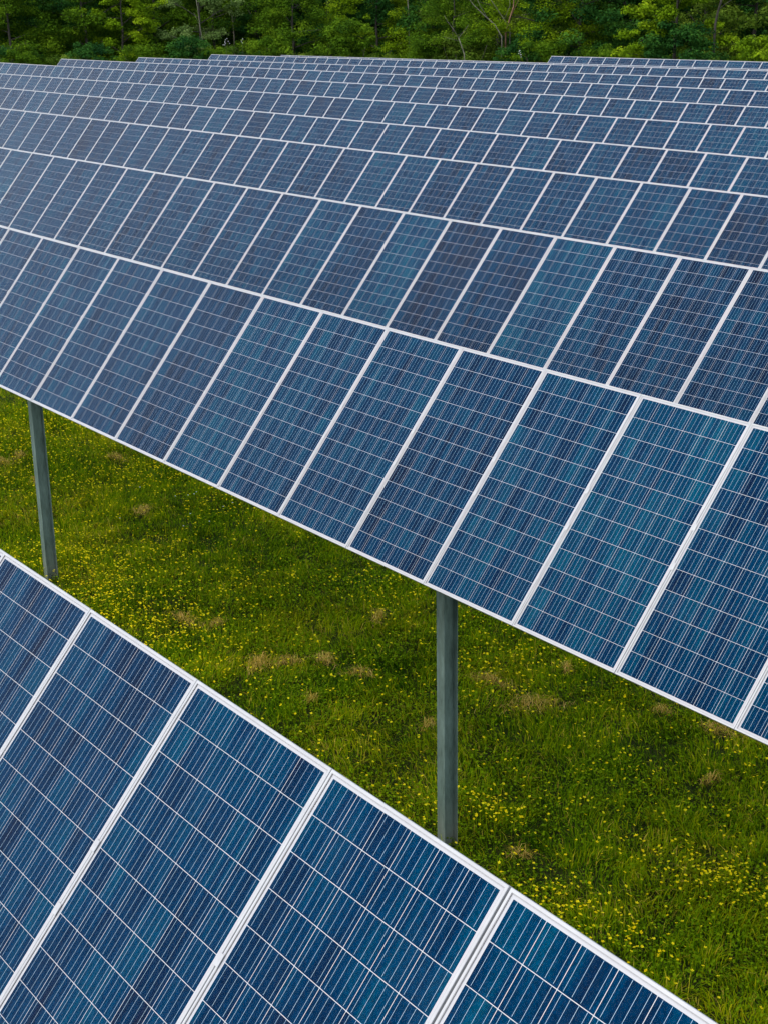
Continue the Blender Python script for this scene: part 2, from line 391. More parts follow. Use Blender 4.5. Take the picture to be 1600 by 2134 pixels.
# mid clamp: a small channel bridging two frames, with a bolt
mb = MB(); mb.box(-0.017, 0.017, -0.026, 0.026, 0.0005, 0.0035, 0); mb.tube([(0,0,0.0035),(0,0,0.0042)], [0.005, 0.005], 6, 0)
mb.box(-0.0012, 0.0012, -0.026, 0.026, -0.034, 0.0005, 0)
ME_clamp = mb.mesh('clamp', [M_frame])
# mounting rail under a seam, reaching the torque tube
mb = MB(); mb.box(-0.03, 0.03, -0.28, 0.28, -0.060, -0.0365, 0); mb.box(-0.03, 0.03, -0.07, 0.07, -0.0846, -0.060, 0)
ME_rail = mb.mesh('mounting_rail', [M_galv])

ROWS = {  # first joint (x, y, z of the top edge, camera at the origin), slope along the row, tilt, first and last panel
 'A': (-7.0967, 2.8397, -2.6685, -0.01192, 0.85836, -4, 8),
 'B': (-18.1419, 7.7849, -2.4164, -0.01548, 0.88133, -5, 17),
 'C': (-28.1655, 12.7284, -2.2997, -0.01290, 0.86976, -4, 23),
 'D': (-40.4300, 17.7317, -2.0718, -0.01436, 0.86976, -4, 31),
 'E': (-51.3376, 22.6295, -1.9166, -0.01554, 0.86976, -4, 38),
 'F': (-46.3970, 27.6409, -1.9630, -0.01405, 0.86976, -20, 29),
 'G': (-54.4666, 32.6251, -1.7760, -0.01456, 0.86976, -23, 33),
 'H': (-62.5224, 37.5956, -1.6319, -0.01295, 0.86976, -15.62, 37),
 'I': (-68.7000, 42.6902, -1.5788, -0.01079, 0.86976, -9.88, 40),
 'J': (-60.6376, 47.5719, -1.6048, -0.01022, 0.86976, -17.8, 28),
 'K': (-52.4399, 52.5824, -1.8622, -0.01079, 0.86976, -25.88, 17),
 'L': (-56.1874, 57.1215, -1.6788, -0.01311, 0.86976, -3.007, 17),
}
ROW_LABEL = {
 'A': 'nearest row of blue solar panels, filling the lower left corner in front of the meadow',
 'B': 'row of solar panels behind the meadow, two bare grey posts showing under its edge',
 'C': 'third row of solar panels, directly behind the row with the two visible posts',
 'D': 'fourth row of solar panels from the front, crossing the upper half of the picture',
 'E': 'fifth row of solar panels from the front, band of smaller panels above the fourth',
 'F': 'sixth row of solar panels from the front, narrow band above the fifth',
 'G': 'solar panel row whose top edge meets the trees at the far left edge',
 'H': 'leftmost far solar row with its slanted left end showing against the trees',
 'I': 'second from the left of the far solar rows with slanted ends against the trees',
 'J': 'third from the left of the far solar rows with slanted ends against the trees',
 'K': 'low far solar row of which only a thin white strip shows',
 'L': 'farthest solar row, a short one starting right of centre directly under the trees',
}
OWN_CELLS = {'A': (0, 1, 2, 3), 'B': (9, 10, 11, 12), 'C': (14, 15, 16, 17), 'D': (22, 23, 24, 25)}
PARTS = 'ABCDEFGH'
post_profile = []
def post_mesh(h):
    mb = MB(); hx, hy, tf, tw = 0.050, 0.075, 0.0065, 0.005
    z0, z1 = -0.4, h
    mb.box(-hx, hx, -hy, -hy+tf, z0, z1); mb.box(-hx, hx, hy-tf, hy, z0, z1); mb.box(-tw/2, tw/2, -hy+tf, hy-tf, z0, z1)
    return mb.mesh('post', [M_galv])
for key, (X0, Y0, Z0, sl, tau, na, nb_) in ROWS.items():
    Z0 += CAMZ
    u = Vector((math.cos(sl), 0, math.sin(sl))); up = Vector((-math.sin(sl), 0, math.cos(sl))); yy = Vector((0, 1, 0))
    s_up = yy*math.cos(tau) + up*math.sin(tau)          # up the slope of the panel
    nrm = -yy*math.sin(tau) + up*math.cos(tau)
    if key in 'FG': na = max(na, math.ceil((-78.6-X0)/PITCH_X))
    xa, xb = X0 + na*PITCH_X, X0 + nb_*PITCH_X
    xm = (xa+xb)/2
    top_mid = Vector((X0, Y0, Z0)) + u*((xm-X0)/u.x)
    ctr = top_mid - s_up*(PL/2)
    tube_c = ctr - nrm*0.150
    gz = float(ground_z(np.array(xm), np.array(tube_c.y)))
    root = obj('solar_panel_row', None, mtx=Matrix.Translation((xm, tube_c.y, gz)))
    tag(root, ROW_LABEL[key], 'solar panel row', 'parallel rows of solar panels on steel posts')
    inv = Vector((xm, tube_c.y, gz))
    B3 = Matrix((u, s_up, nrm)).transposed().to_4x4()
    def frame_at(nseam, sdown=0.0, dx=0.0, jit=None):
        o = Vector((X0, Y0, Z0)) + u*(nseam*PITCH_X+dx) - s_up*sdown - inv
        m_ = Matrix.Translation(o) @ B3
        if jit: m_ = m_ @ Matrix.Rotation(jit[0], 4, 'X') @ Matrix.Rotation(jit[1], 4, 'Y')
        return m_
    npan = int(round(nb_-na))
    for k in range(npan):
        ni_ = na + k
        dx = 0.0065 if (key == 'A' and ni_ >= 4) else 0.0
        jit = (rnd.gauss(0, .0016), rnd.gauss(0, .0016))
        tone = min(1, max(0, rnd.gauss(0.66, 0.13)))
        mtx = frame_at(ni_+0.5, PL/2, dx, jit)
        if key in PARTS:
            pn = obj('solar_panel', ME_back, root, mtx)
            obj('panel_frame', ME_frame, pn)
            if ni_ in OWN_CELLS.get(key, ()):
                for i in range(NX):
                    for j in range(NY):
                        cx, cy = cell_pos(i, j)
                        c = bpy.data.objects.new('cell', ME_cell); C.objects.link(c); c.parent = pn; c.location = (cx, cy, 0)
                        c.color = (tone, 0, 0, 1)
            else:
                g_ = obj('cell_grid', ME_cells, pn); g_.color = (tone, 0, 0, 1); g_['kind'] = 'stuff'
            obj('glass_pane', ME_glass, pn)
        else:
            pn = obj('solar_panel', ME_whole, root, mtx); pn.color = (tone, 0, 0, 1)
        if key in 'ABCD' and k > 0:
            for sd in (0.825, 1.131):
                obj('clamp', ME_clamp, root, frame_at(ni_, sd, dx/2))
            obj('mounting_rail', ME_rail, root, frame_at(ni_, PL/2, dx/2))
    # torque tube
    half = (xb-xa)/2/u.x - 0.02
    tc_ = tube_c - inv
    mb = MB(); mb.tube([tc_-u*half, tc_+u*half], [0.065, 0.065], 12, 0)
    obj('torque_tube', mb.mesh('torque_tube', [M_galv], smooth=False), root)
    # posts, 8.04 m apart, each with a bearing saddle
    k0 = math.ceil((xa+0.6+8.67)/8.037); k1 = math.floor((xb-0.6+8.67)/8.037)
    for k in range(k0, k1+1):
        px = -8.67 + 8.037*k
        if key != 'B': px += {'A': 1.7}.get(key, rnd.uniform(-.4, .4)*0)
        ax = tube_c + u*((px-xm)/u.x)
        gzz = float(ground_z(np.array(px), np.array(ax.y)))
        h = ax.z - 0.075 - gzz
        po = obj('post', post_mesh(h), root, Matrix.Translation(Vector((px, ax.y, gzz))-inv))
        mb = MB(); mb.box(-0.06, 0.06, -0.09, 0.09, h, h+0.012); mb.box(-0.02, 0.02, -0.085, -0.067, h+0.012, h+0.14)
        mb.box(-0.02, 0.02, 0.067, 0.085, h+0.012, h+0.14); mb.box(-0.02, 0.02, -0.085, 0.085, h+0.141, h+0.152)
        obj('bearing', mb.mesh('bearing', [M_galv]), po)

# ---------------------------------------------------------------- meadow: grass, leaves, flowers, dry straw
def vnoise(x, y, s, seed):
    r = np.random.default_rng(seed); g = r.random((256, 256))
    fx, fy = x*s+50, y*s+50
    i, j = np.floor(fx).astype(int), np.floor(fy).astype(int); a, b = fx-i, fy-j
    a = a*a*(3-2*a); b = b*b*(3-2*b); i %= 255; j %= 255
    return (g[i, j]*(1-a)+g[i+1, j]*a)*(1-b) + (g[i, j+1]*(1-a)+g[i+1, j+1]*a)*b
STRAW = [(-18.24, 9.46, .3), (-14.47, 7.97, .35), (-12.84, 7.99, .4), (-12.67, 8.27, .3), (-12.38, 8.6, .28), 
 (-11.79, 8.65, .25), (-10.77, 9.69, .4), (-10.14, 9.7, .5), (-10.45, 8.5, .14), (-10.58, 10.64, .14), (-8.48, 10.76, .35), (-9.13, 10.61, .14),
 (-20.49, 8.81, .2), (-21.74, 8.83, .3), (-12.95, 9.8, .25), (-14.08, 8.18, .2), (-8.15, 7.66, .14), (-7.91, 9.94, .14), (-20.93, 10.43, .25), (-21.95, 9.19, .3), (-11.61, 7.86, .1)]
def straw_mask(x, y):
    m = np.zeros_like(x)
    for a, b, r in STRAW: m = np.maximum(m, np.exp(-((x-a)**2+(y-b)**2)/(r*0.5)**2))
    return m
def scatter(density, x0, x1, y0, y1):
    k = int((x1-x0)*(y1-y0)*density)
    return nr.uniform(x0, x1, k), nr.uniform(y0, y1, k)
def blades(name, x, y, hgt, wid, lean, tint, material, az=None, zoff=0.0, kind='stuff'):
    """each blade: 5 vertices, a tapering strip of 2 faces (quad + tip) bending over"""
    k = len(x)
    az = nr.uniform(0, 2*np.pi, k) if az is None else az
    d = np.stack([np.cos(az), np.sin(az)], 1); w = np.stack([-d[:, 1], d[:, 0]], 1)
    base = np.stack([x, y, ground_z(x, y)-0.01+zoff], 1)
    def P(t, side, bend):
        out = base.copy()
        out[:, :2] += d*(lean*hgt*bend)[:, None] + w*(side*wid)[:, None]
        out[:, 2] += hgt*t*np.sqrt(np.clip(1-(lean*bend*0.8)**2, 0.05, 1))
        return out
    V = np.stack([P(0, -.5, 0), P(0, .5, 0), P(.55, .42, .35), P(.55, -.42, .35), P(1.0, 0.02, 1.0), P(1.0, -0.02, 1.0)], 1).reshape(-1, 3)
    b = np.arange(k)*6
    F = np.stack([b, b+1, b+2, b+3, b+3, b+2, b+4, b+5], 1).ravel()
    me = mesh_np(name, V, F, 4, [material], attr=np.repeat(tint, 6))
    return tag(obj(name, me), kind=kind)
gxs, gys, dens = [], [], []
for d, x0, x1, y0, y1 in ((2600, -14, -4.4, 6.6, 11.8), (2300, -25, -14, 6.8, 11.8), (1100, -31, -25, 6, 13), (900, -25, -1, 11.8, 14), (900, -25, -1, 4.6, 6.7), (1000, -4.4, 0, 6, 12)):
    a, b = scatter(d, x0, x1, y0, y1); gxs.append(a); gys.append(b)
x, y = np.concatenate(gxs), np.concatenate(gys)
clump = 0.55*vnoise(x, y, 4.5, 1) + 0.45*vnoise(x, y, 9.0, 41); patch = vnoise(x, y, 0.9, 2); sm = straw_mask(x, y)
keep = nr.random(len(x)) < (0.28 + 0.95*clump) * (1-0.6*sm)
x, y, clump, patch, sm = x[keep], y[keep], clump[keep], patch[keep], sm[keep]
k = len(x)
h = (0.06 + 0.115*clump + 0.03*patch) * nr.uniform(0.45, 1.1, k)
lean = np.clip(nr.normal(0.72, 0.30, k), 0.05, 1.2)
tint = np.clip(0.06 + 0.34*patch + 0.30*(clump-.4) + 0.22*vnoise(x, y, 2.3, 31) + nr.normal(0, 0.22, k) + 0.35*sm, 0, 1)
tint[nr.random(k) < 0.035] = 0.93
az = 2*np.pi*vnoise(x, y, 1.6, 9)*1.5 + nr.normal(0, 1.0, k)
blades('grass', x, y, h, nr.uniform(0.006, 0.011, k), lean, tint, M_grass, az)
# a few long pale stalks standing above the rest
x, y = scatter(7, -26, -4.4, 6.6, 12)
k = len(x); blades('tall_grass', x, y, nr.uniform(0.20, 0.36, k), np.full(k, 0.0055), nr.uniform(.2, .9, k), np.clip(nr.normal(.66, .15, k), 0, 1), M_grass)
# broad low leaves
x, y = scatter(1500, -26, -3, 6.2, 12.2)
pn_ = vnoise(x, y, 1.4, 5); keep = nr.random(len(x)) < np.clip((pn_-0.3)*1.6, 0.2, .8); x, y = x[keep], y[keep]; k = len(x)
ang = nr.uniform(0, 2*np.pi, k); s = nr.uniform(0.008, 0.016, k); zc = ground_z(x, y) + nr.uniform(0.04, 0.13, k)
tx, ty = nr.normal(0, .35, k), nr.normal(0, .35, k)
Vs = []
for q in range(6):
    a = ang + q*np.pi/3; rr = s*(1.0 if q % 2 else 0.72)
    dx, dy = rr*np.cos(a), rr*np.sin(a); Vs.append(np.stack([x+dx, y+dy, zc+dx*tx+dy*ty], 1))
V = np.stack(Vs, 1).reshape(-1, 3); F = (np.arange(k)[:, None]*6+np.arange(6)).ravel()
tag(obj('meadow_leaves', mesh_np('meadow_leaves', V, F, 6, [M_clover], attr=np.repeat(np.clip(nr.normal(.45, .2, k), 0, 1), 6))), kind='stuff')
# dry mown clumps
X_, Y_, A_, H_ = [], [], [], []
for a, b, r in STRAW:
    k = int(420*r); main = nr.uniform(0, np.pi)
    el = nr.uniform(.22, .5)
    q1, q2 = nr.normal(0, r*.36, k), nr.normal(0, r*.36*el, k)
    X_.append(a+q1*np.cos(main)-q2*np.sin(main)); Y_.append(b+q1*np.sin(main)+q2*np.cos(main)); A_.append(main+nr.normal(0, .9, k)+np.pi*nr.integers(0, 2, k))
    H_.append(np.exp(-(q1**2+q2**2)/(r*.5)**2))
x, y, az, hh = map(np.concatenate, (X_, Y_, A_, H_)); k = len(x)
blades('dry_straw', x, y, nr.uniform(.05, .13, k), np.full(k, .0045), nr.uniform(1.12, 1.25, k), nr.random(k), M_straw, az, zoff=0.05+0.09*hh*nr.random(k))
# buttercups
FL = [(-16.62, 7.73, .9, 300), (-14.38, 7.36, .8, 150), (-15.41, 7.45, .8, 200), (-20.9, 8.88, 1.5, 260), (-23.59, 9.84, 1.2, 200), (-21.38, 10.3, 1.5, 200), (-18.25, 10.3, 1.5, 160),
 (-6.71, 8.65, .35, 60), (-6.98, 8.54, .5, 40), (-6.36, 8.65, .4, 40), (-8.84, 7.94, .25, 45), (-8.58, 7.87, .3, 30), (-7.13, 7.36, .4, 45), (-6.69, 7.41, .3, 30), (-9.23, 7.45, .25, 25),
 (-7.47, 7.25, .3, 20), (-14.59, 9.2, .7, 60), (-13.17, 7.62, .6, 60), (-7.83, 10.33, .3, 20), (-11.26, 9.79, .6, 40), (-8.64, 9.32, .5, 30), (-8.34, 8.56, .5, 30), (-16.24, 8.74, .8, 110)]
fx, fy = [], []
for a, b, r, k in FL:
    k = int(k*1.45); fx.append(nr.normal(a, r*.75, k)); fy.append(nr.normal(b, r*.45, k))
a, b = scatter(105, -27, -3, 6.2, 12.4)
keep = nr.random(len(a)) < np.clip((vnoise(a, b, 1.3, 21)-.25)*1.6, .04, 1)*np.clip(0.55+(-a-8)*.06, .4, 1.5); fx.append(a[keep]); fy.append(b[keep])
x, y = np.concatenate(fx), np.concatenate(fy)
k = len(x)
hz = nr.uniform(0.12, 0.21, k); zc = ground_z(x, y) + hz; R_ = nr.uniform(0.0115, 0.0165, k)
nx_, ny_ = nr.normal(0, .3, k), nr.normal(-.15, .3, k); ph = nr.uniform(0, 6.28, k)
Vp, Fp = [], []
for q in range(5):
    a0 = ph + q*2*np.pi/5
    def pt(r, da, up_):
        dx, dy = R_*r*np.cos(a0+da), R_*r*np.sin(a0+da)
        return np.stack([x+dx, y+dy, zc+R_*up_+dx*nx_+dy*ny_], 1)
    Vp += [pt(0.05, 0, 0), pt(.72, -.5, .22), pt(1.0, 0, .42), pt(.72, .5, .22)]
V = np.stack(Vp, 1).reshape(-1, 3); F = np.arange(k*20)
tag(obj('buttercup_flowers', mesh_np('buttercup_flowers', V, F, 4, [M_petal], attr=np.repeat(nr.random(k), 20))), kind='stuff')
w = 0.0018; g0 = ground_z(x, y)
V = np.stack([np.stack([x-w, y, g0], 1), np.stack([x+w, y, g0], 1), np.stack([x+w*.6, y, zc], 1), np.stack([x-w*.6, y, zc], 1)], 1).reshape(-1, 3)
tag(obj('buttercup_stems', mesh_np('buttercup_stems', V, np.arange(k*4), 4, [M_grass], attr=np.repeat(np.full(k, .5), 4))), kind='stuff')
# small white flowers far left in the meadow
x = nr.normal(-17.3, .8, 14); y = nr.normal(10.2, .5, 14); zc = ground_z(x, y)+.24; s = .011
V = np.stack([np.stack([x+s*math.cos(q*1.0472), y+s*math.sin(q*1.0472), zc], 1) for q in range(6)], 1).reshape(-1, 3)
tag(obj('white_flowers', mesh_np('white_flowers', V, np.arange(14*6), 6, [M_white_petal], attr=np.full(84, .5))), kind='stuff')

# ---------------------------------------------------------------- the wood behind the field
def leaf_mesh(name, centres, radii, per, leaf, flat=0.55, droop=0.25, seed=0):
    """centres of leaf sprays -> thousands of small folded leaves"""
    r = np.random.default_rng(seed); Cn = np.asarray(centres); Rd = np.asarray(radii)
    n_ = (per*Rd**1.6/np.mean(Rd**1.6)).astype(int)
    idx = np.repeat(np.arange(len(Cn)), n_); k = len(idx)
    d = r.normal(size=(k, 3)); d /= np.linalg.norm(d, axis=1)[:, None]
    rad = r.random(k)**0.45
    off = d*rad[:, None]*Rd[idx][:, None]; off[:, 2] *= flat; off[:, 2] -= droop*(off[:, 0]**2+off[:, 1]**2)/Rd[idx]
    P = Cn[idx] + off
    # orientation: mostly facing up and outward
    nn = d*0.7 + r.normal(size=(k, 3))*0.5 + np.array([0, 0, .8]); nn /= np.linalg.norm(nn, axis=1)[:, None]
    t = np.cross(nn, r.normal(size=(k, 3))); t /= np.linalg.norm(t, axis=1)[:, None]; b_ = np.cross(nn, t)
    s = leaf*r.uniform(.6, 1.35, k)[:, None]
    V = np.stack([P-t*s*.55, P+b_*s*.30+nn*s*.06, P+t*s*.55-nn*s*.10, P-b_*s*.30+nn*s*.06], 1).reshape(-1, 3)
    spray = r.normal(0.5, 0.16, len(Cn))[idx]
    tint = np.clip(spray + r.normal(0, .10, k) + 0.10*off[:, 2]/Rd[idx], 0, 1)
    return mesh_np(name, V, np.arange(k*4), 4, [TREE_MATS['mid']], attr=np.repeat(tint, 4))

def make_tree(seed, H, cw, base, per=115, leaf=0.17, trunk_r=0.17, sprays=150, lean=0.0, spray_r=(.45, 1.05), trunk=True):
    r = random.Random(seed)
    mb = MB()
    pts = [Vector((0, 0, -0.4))]; rad = [trunk_r*1.35]
    nseg = 9; x = y = 0.0
    for i in range(1, nseg+1):
        z = H*0.86*i/nseg; x += r.uniform(-.14, .14) + lean*H/nseg; y += r.uniform(-.14, .14)
        pts.append(Vector((x, y, z))); rad.append(trunk_r*(1-0.85*i/nseg)+.015)
    mb.tube(pts, rad, 8)
    centres, radii = [], []
    nl = 15
    for i in range(nl):
        f = base + (0.97-base)*i/nl; f = min(.96, f+r.uniform(-.02, .02))
        a = f*nseg; i0 = min(int(a), nseg-1); p0 = pts[i0].lerp(pts[i0+1], a-i0)
        ang = i*2.4 + r.uniform(-.5, .5)
        prof = math.sin(math.pi*min(1, max(0.06, (f-base+.32)/(1.35-base))))**0.7
        ln = cw*prof*r.uniform(.65, 1.15); rise = r.uniform(.05, .55)*ln
        tip = p0 + Vector((math.cos(ang)*ln, math.sin(ang)*ln, rise))
        mid = p0.lerp(tip, .5) + Vector((r.uniform(-.2, .2), r.uniform(-.2, .2), rise*.18))
        r0 = trunk_r*(1-.8*f)*.45+.012
        mb.tube([p0, mid, tip], [r0, r0*.65, r0*.22], 5)
        for q in range(4):
            t0 = r.uniform(.35, .95); s0 = p0.lerp(mid, t0*2) if t0 < .5 else mid.lerp(tip, t0*2-1)
            a2 = ang + r.uniform(-1.1, 1.1); l2 = ln*r.uniform(.25, .5)
            e2 = s0 + Vector((math.cos(a2)*l2, math.sin(a2)*l2, r.uniform(-.15, .5)*l2))
            mb.tube([s0, s0.lerp(e2, .5)+Vector((0, 0, .08)), e2], [r0*.4, r0*.28, r0*.12], 4, cap=False)
            centres += [e2, s0.lerp(e2, .6)]; radii += [r.uniform(*spray_r), r.uniform(*spray_r)*.8]
        centres.append(tip); radii.append(r.uniform(*spray_r))
    for _ in range(max(0, sprays-len(centres))):
        f = r.uniform(base, 1.0); prof = math.sin(math.pi*min(1, max(0.06, (f-base+.32)/(1.35-base))))**0.7
        ang = r.uniform(0, 6.283); ln = cw*prof*r.uniform(.55, 1.05)
        centres.append(Vector((math.cos(ang)*ln, math.sin(ang)*ln, H*f))); radii.append(r.uniform(*spray_r))
    tm = mb.mesh('trunk', [M_bark], smooth=True)
    cm = leaf_mesh('crown', [tuple(c) for c in centres], radii, per, leaf, seed=seed)
    return tm, cm
TREES = [make_tree(31, 12.5, 3.9, .10, sprays=256, per=120), make_tree(32, 14.0, 4.4, .16, sprays=270, per=125, leaf=.19), make_tree(33, 11.0, 3.4, .08, sprays=229, per=120, leaf=.15),
         make_tree(34, 13.5, 3.6, .20, sprays=202, per=110, leaf=.20, lean=.04, spray_r=(.35, .8)), make_tree(35, 12.0, 4.6, .12, sprays=283, per=120, leaf=.14, spray_r=(.35, .9)),
         make_tree(36, 10.0, 3.0, .25, sprays=121, per=70, leaf=.15, trunk_r=.11, spray_r=(.3, .6))]
def make_bush(seed, H, W, leaf=.12, per=110):
    r = random.Random(seed); mb = MB(); cs, rs = [], []
    for i in range(11):
        a = i*2.4; l = W*r.uniform(.3, .85); tip = Vector((math.cos(a)*l, math.sin(a)*l, H*r.uniform(.5, .95)))
        mid = tip*.5 + Vector((0, 0, .25)); mb.tube([Vector((0, 0, -.2)), mid, tip], [.04, .028, .01], 5)
    for i in range(95):
        f = r.random(); a = r.uniform(0, 6.283); l = W*math.sqrt(max(0, 1-(f*.92)**2))*r.uniform(.45, 1.0)
        cs.append((math.cos(a)*l, math.sin(a)*l, H*f*.95+.15)); rs.append(r.uniform(.28, .62))
    return mb.mesh('stem', [M_bark], smooth=True), leaf_mesh('foliage', cs, rs, per, leaf, seed=seed)
BUSHES = [make_bush(51, 4.4, 2.4), make_bush(52, 5.4, 2.7, leaf=.15), make_bush(53, 3.8, 2.6, leaf=.11)]

def plant(kind, meshes, x, y, rot, sc, mat_, label, group, cat, barkmat=None, sz=None):
    z = float(ground_z(np.array(x), np.array(y)))
    root = obj(kind, None, mtx=Matrix.Translation((x, y, z)) @ Matrix.Rotation(rot, 4, 'Z') @ Matrix.Diagonal((sc, sc, sz or sc, 1)))
    tag(root, label, cat, group)
    a = obj('trunk' if cat == 'tree' else 'stem', meshes[0], root)
    if barkmat:
        a.material_slots[0].link = 'OBJECT'; a.material_slots[0].material = barkmat
    b = obj('crown' if cat == 'tree' else 'foliage', meshes[1], root)
    b.material_slots[0].link = 'OBJECT'; b.material_slots[0].material = mat_
    return root
TONE = {'dark': 'dark green', 'mid': 'mid green', 'bright': 'bright yellow-green', 'olive': 'olive green', 'pale': 'pale grey-green'}
# front trees: (photo x, distance, tree kind, tone, scale, label)
FRONT = [
 (-60, 108, 0, 'mid', 1.0, 'mid green forest tree cut off by the left edge of the picture'),
 (28, 105, 2, 'mid', .9, 'mid green tree at the far left, first whole crown from the left edge'),
 (110, 110, 4, 'dark', 1.0, 'dark green tree at the left, between the first two mid green crowns'),
 (175, 107, 1, 'mid', .9, 'broad mid green tree just left of the bright yellow-green layered tree'),
 (248, 103, 3, 'bright', .72, 'bright yellow-green layered tree in the left quarter of the forest edge'),
 (330, 110, 0, 'mid', 1.05, 'mid green tree just right of the bright layered tree on the left'),
 (408, 104, 5, 'pale', 1.0, 'pale thin tree with grey trunk above the left end of a far solar row'),
 (455, 109, 4, 'mid', .95, 'mid green tree with hanging branches left of the paired trunks'),
 (520, 112, 3, 'dark', 1.05, 'dark green tree with two thin trunks showing, left of centre'),
 (605, 102, 2, 'mid', .85, 'lush green maple-like tree standing forward left of the centre'),
 (690, 112, 1, 'dark', 1.0, 'dark green tree just right of the lush maple-like tree'),
 (785, 103, 4, 'bright', .82, 'yellow-green tree at the middle of the forest edge'),
 (865, 104, 0, 'dark', 1.0, 'dark green tree just right of the yellow-green middle tree'),
 (935, 92, 2, 'mid', .75, 'light green spreading tree in front of the slanting bare stems'),
 (1030, 102, 4, 'olive', 1.0, 'olive tree behind the slanting bare stems'),
 (1125, 92, 4, 'bright', .85, 'bright yellow-green tree just right of the reddish bare trunk'),
 (1215, 92, 1, 'dark', .95, 'dark green tree above the left end of the farthest short solar row'),
 (1290, 96, 0, 'mid', .95, 'mid green tree between the dark one and the brightest crown on the right'),
 (1390, 84, 3, 'bright', .75, 'brightest yellow-green crown at the right, reaching forward over dark undergrowth'),
 (1480, 92, 3, 'dark', 1.0, 'dark tree with a thick bare trunk near the right edge'),
 (1560, 90, 4, 'olive', .95, 'olive green tree filling the upper right corner'),
 (1660, 88, 1, 'olive', 1.0, 'olive green tree cut off by the right edge of the picture'),
]
for (px, D, kd, tone, sc, lab) in FRONT:
    x, y, _ = at_dist(px, 60, D)
    plant('forest_tree', TREES[kd], x, y, rnd.uniform(0, 6.28), sc, TREE_MATS[tone], lab, 'trees along the edge of the wood', 'tree')
# undergrowth along the edge
UNDER = [(-20, 98, 0, 'dark'), (40, 97, 1, 'mid'), (85, 97, 2, 'dark'), (135, 96, 0, 'olive'), (190, 96, 1, 'dark'), (240, 95, 2, 'bright'), (290, 96, 0, 'mid'),
 (345, 96, 2, 'mid'), (395, 96, 1, 'dark'), (450, 96, 0, 'mid'), (505, 97, 2, 'dark'), (560, 96, 1, 'mid'), (620, 95, 0, 'olive'), (675, 95, 2, 'mid'), (730, 95, 1, 'mid'), (790, 94, 0, 'olive'),
 (850, 93, 2, 'dark'), (905, 92, 1, 'mid'), (965, 91, 0, 'olive'), (1020, 90, 2, 'mid'), (1075, 88, 1, 'dark'), (1130, 87, 0, 'mid'), (1190, 86, 2, 'mid'), (1245, 85, 1, 'mid'),
 (1305, 84, 0, 'mid'), (1360, 82, 2, 'dark'), (1415, 82, 1, 'dark'), (1470, 81, 0, 'dark'), (1530, 80, 2, 'olive'), (1580, 79, 1, 'bright'), (1635, 79, 0, 'olive')]
ub = None
PLACE = ['cut off by the left edge', 'under the first tree at the far left', 'second from the left edge', 'below the dark left tree', 'left of the small bright bush', 'below the bright layered tree',
 'just right of the small bright bush', 'above the second slanted row end', 'left of the pale thin tree', 'behind the third slanted row end', 'under the paired thin trunks', 'left of the forward maple-like tree',
 'at the foot of the maple-like tree', 'right of the maple-like tree', 'where only a thin white strip of panels starts', 'below the yellow-green middle tree', 'right of the middle tree', 'at the foot of the light spreading tree',
 'below the slanting bare stems', 'left of the reddish bare trunk', 'right of the reddish bare trunk', 'at the left end of the farthest short row', 'second along the farthest short row', 'third along the farthest short row',
 'left of the brightest right crown', 'beneath the brightest right crown', 'right of the brightest right crown', 'at the foot of the thick bare trunk', 'left of the yellow corner bush', 'glowing yellow at the right edge', 'cut off by the right edge']
for i, (px, D, kd, tone) in enumerate(UNDER):
    x, y, _ = at_dist(px, 60, D)
    plant('bush', BUSHES[kd], x, y, rnd.uniform(0, 6.28), rnd.uniform(.85, 1.15), TREE_MATS[tone],
          '%s bush in the undergrowth, %s' % (TONE[tone], PLACE[i]), 'bushes under the edge of the wood', 'bush')
# the trees deeper in the wood: they close the gaps between the front ones
for row, (D, step, off) in enumerate(((119, 95, 0), (128, 85, 50))):
    px = -130 + off
    while px < 1740:
        x, y, _ = at_dist(px, 60, D*(1-0.10*max(0, (px-700))/900) + rnd.uniform(-2, 2))
        plant('inner_tree', TREES[(row*3+int(px/step)*2) % 5], x, y, rnd.uniform(0, 6.28), rnd.uniform(1.0, 1.25), TREE_MATS['dark' if rnd.random() < .75 else 'mid'],
              'shaded dark green tree standing deeper in the wood behind the front trees', 'trees deeper in the wood', 'tree')
        px += step*rnd.uniform(.85, 1.15)

# the mass of the wood behind them, nothing in it can be told apart
k = 90000
q = nr.random(k); dd = nr.uniform(140, 165, k); pxs = nr.uniform(-500, 2100, k)
vx = (pxs[:, None]-800)/FOC*CR[None, :] + CF[None, :]; hh = np.hypot(vx[:, 0], vx[:, 1])
P = np.stack([vx[:, 0]/hh*dd, vx[:, 1]/hh*dd], 1); zz = ground_z(P[:, 0], P[:, 1]) + 15*nr.random(k)**1.1
P = np.column_stack([P, zz]); t = nr.normal(size=(k, 3)); t /= np.linalg.norm(t, axis=1)[:, None]
b_ = np.cross(t, nr.normal(size=(k, 3))); b_ /= np.linalg.norm(b_, axis=1)[:, None]; sz = nr.uniform(.25, .6, k)[:, None]
V = np.stack([P-t*sz, P+b_*sz*.6, P+t*sz, P-b_*sz*.6], 1).reshape(-1, 3)
tag(obj('distant_wood', mesh_np('distant_wood', V, np.arange(k*4), 4, [TREE_MATS['dark']], attr=np.repeat(np.clip(nr.normal(.35, .2, k), 0, 1), 4))), kind='stuff')

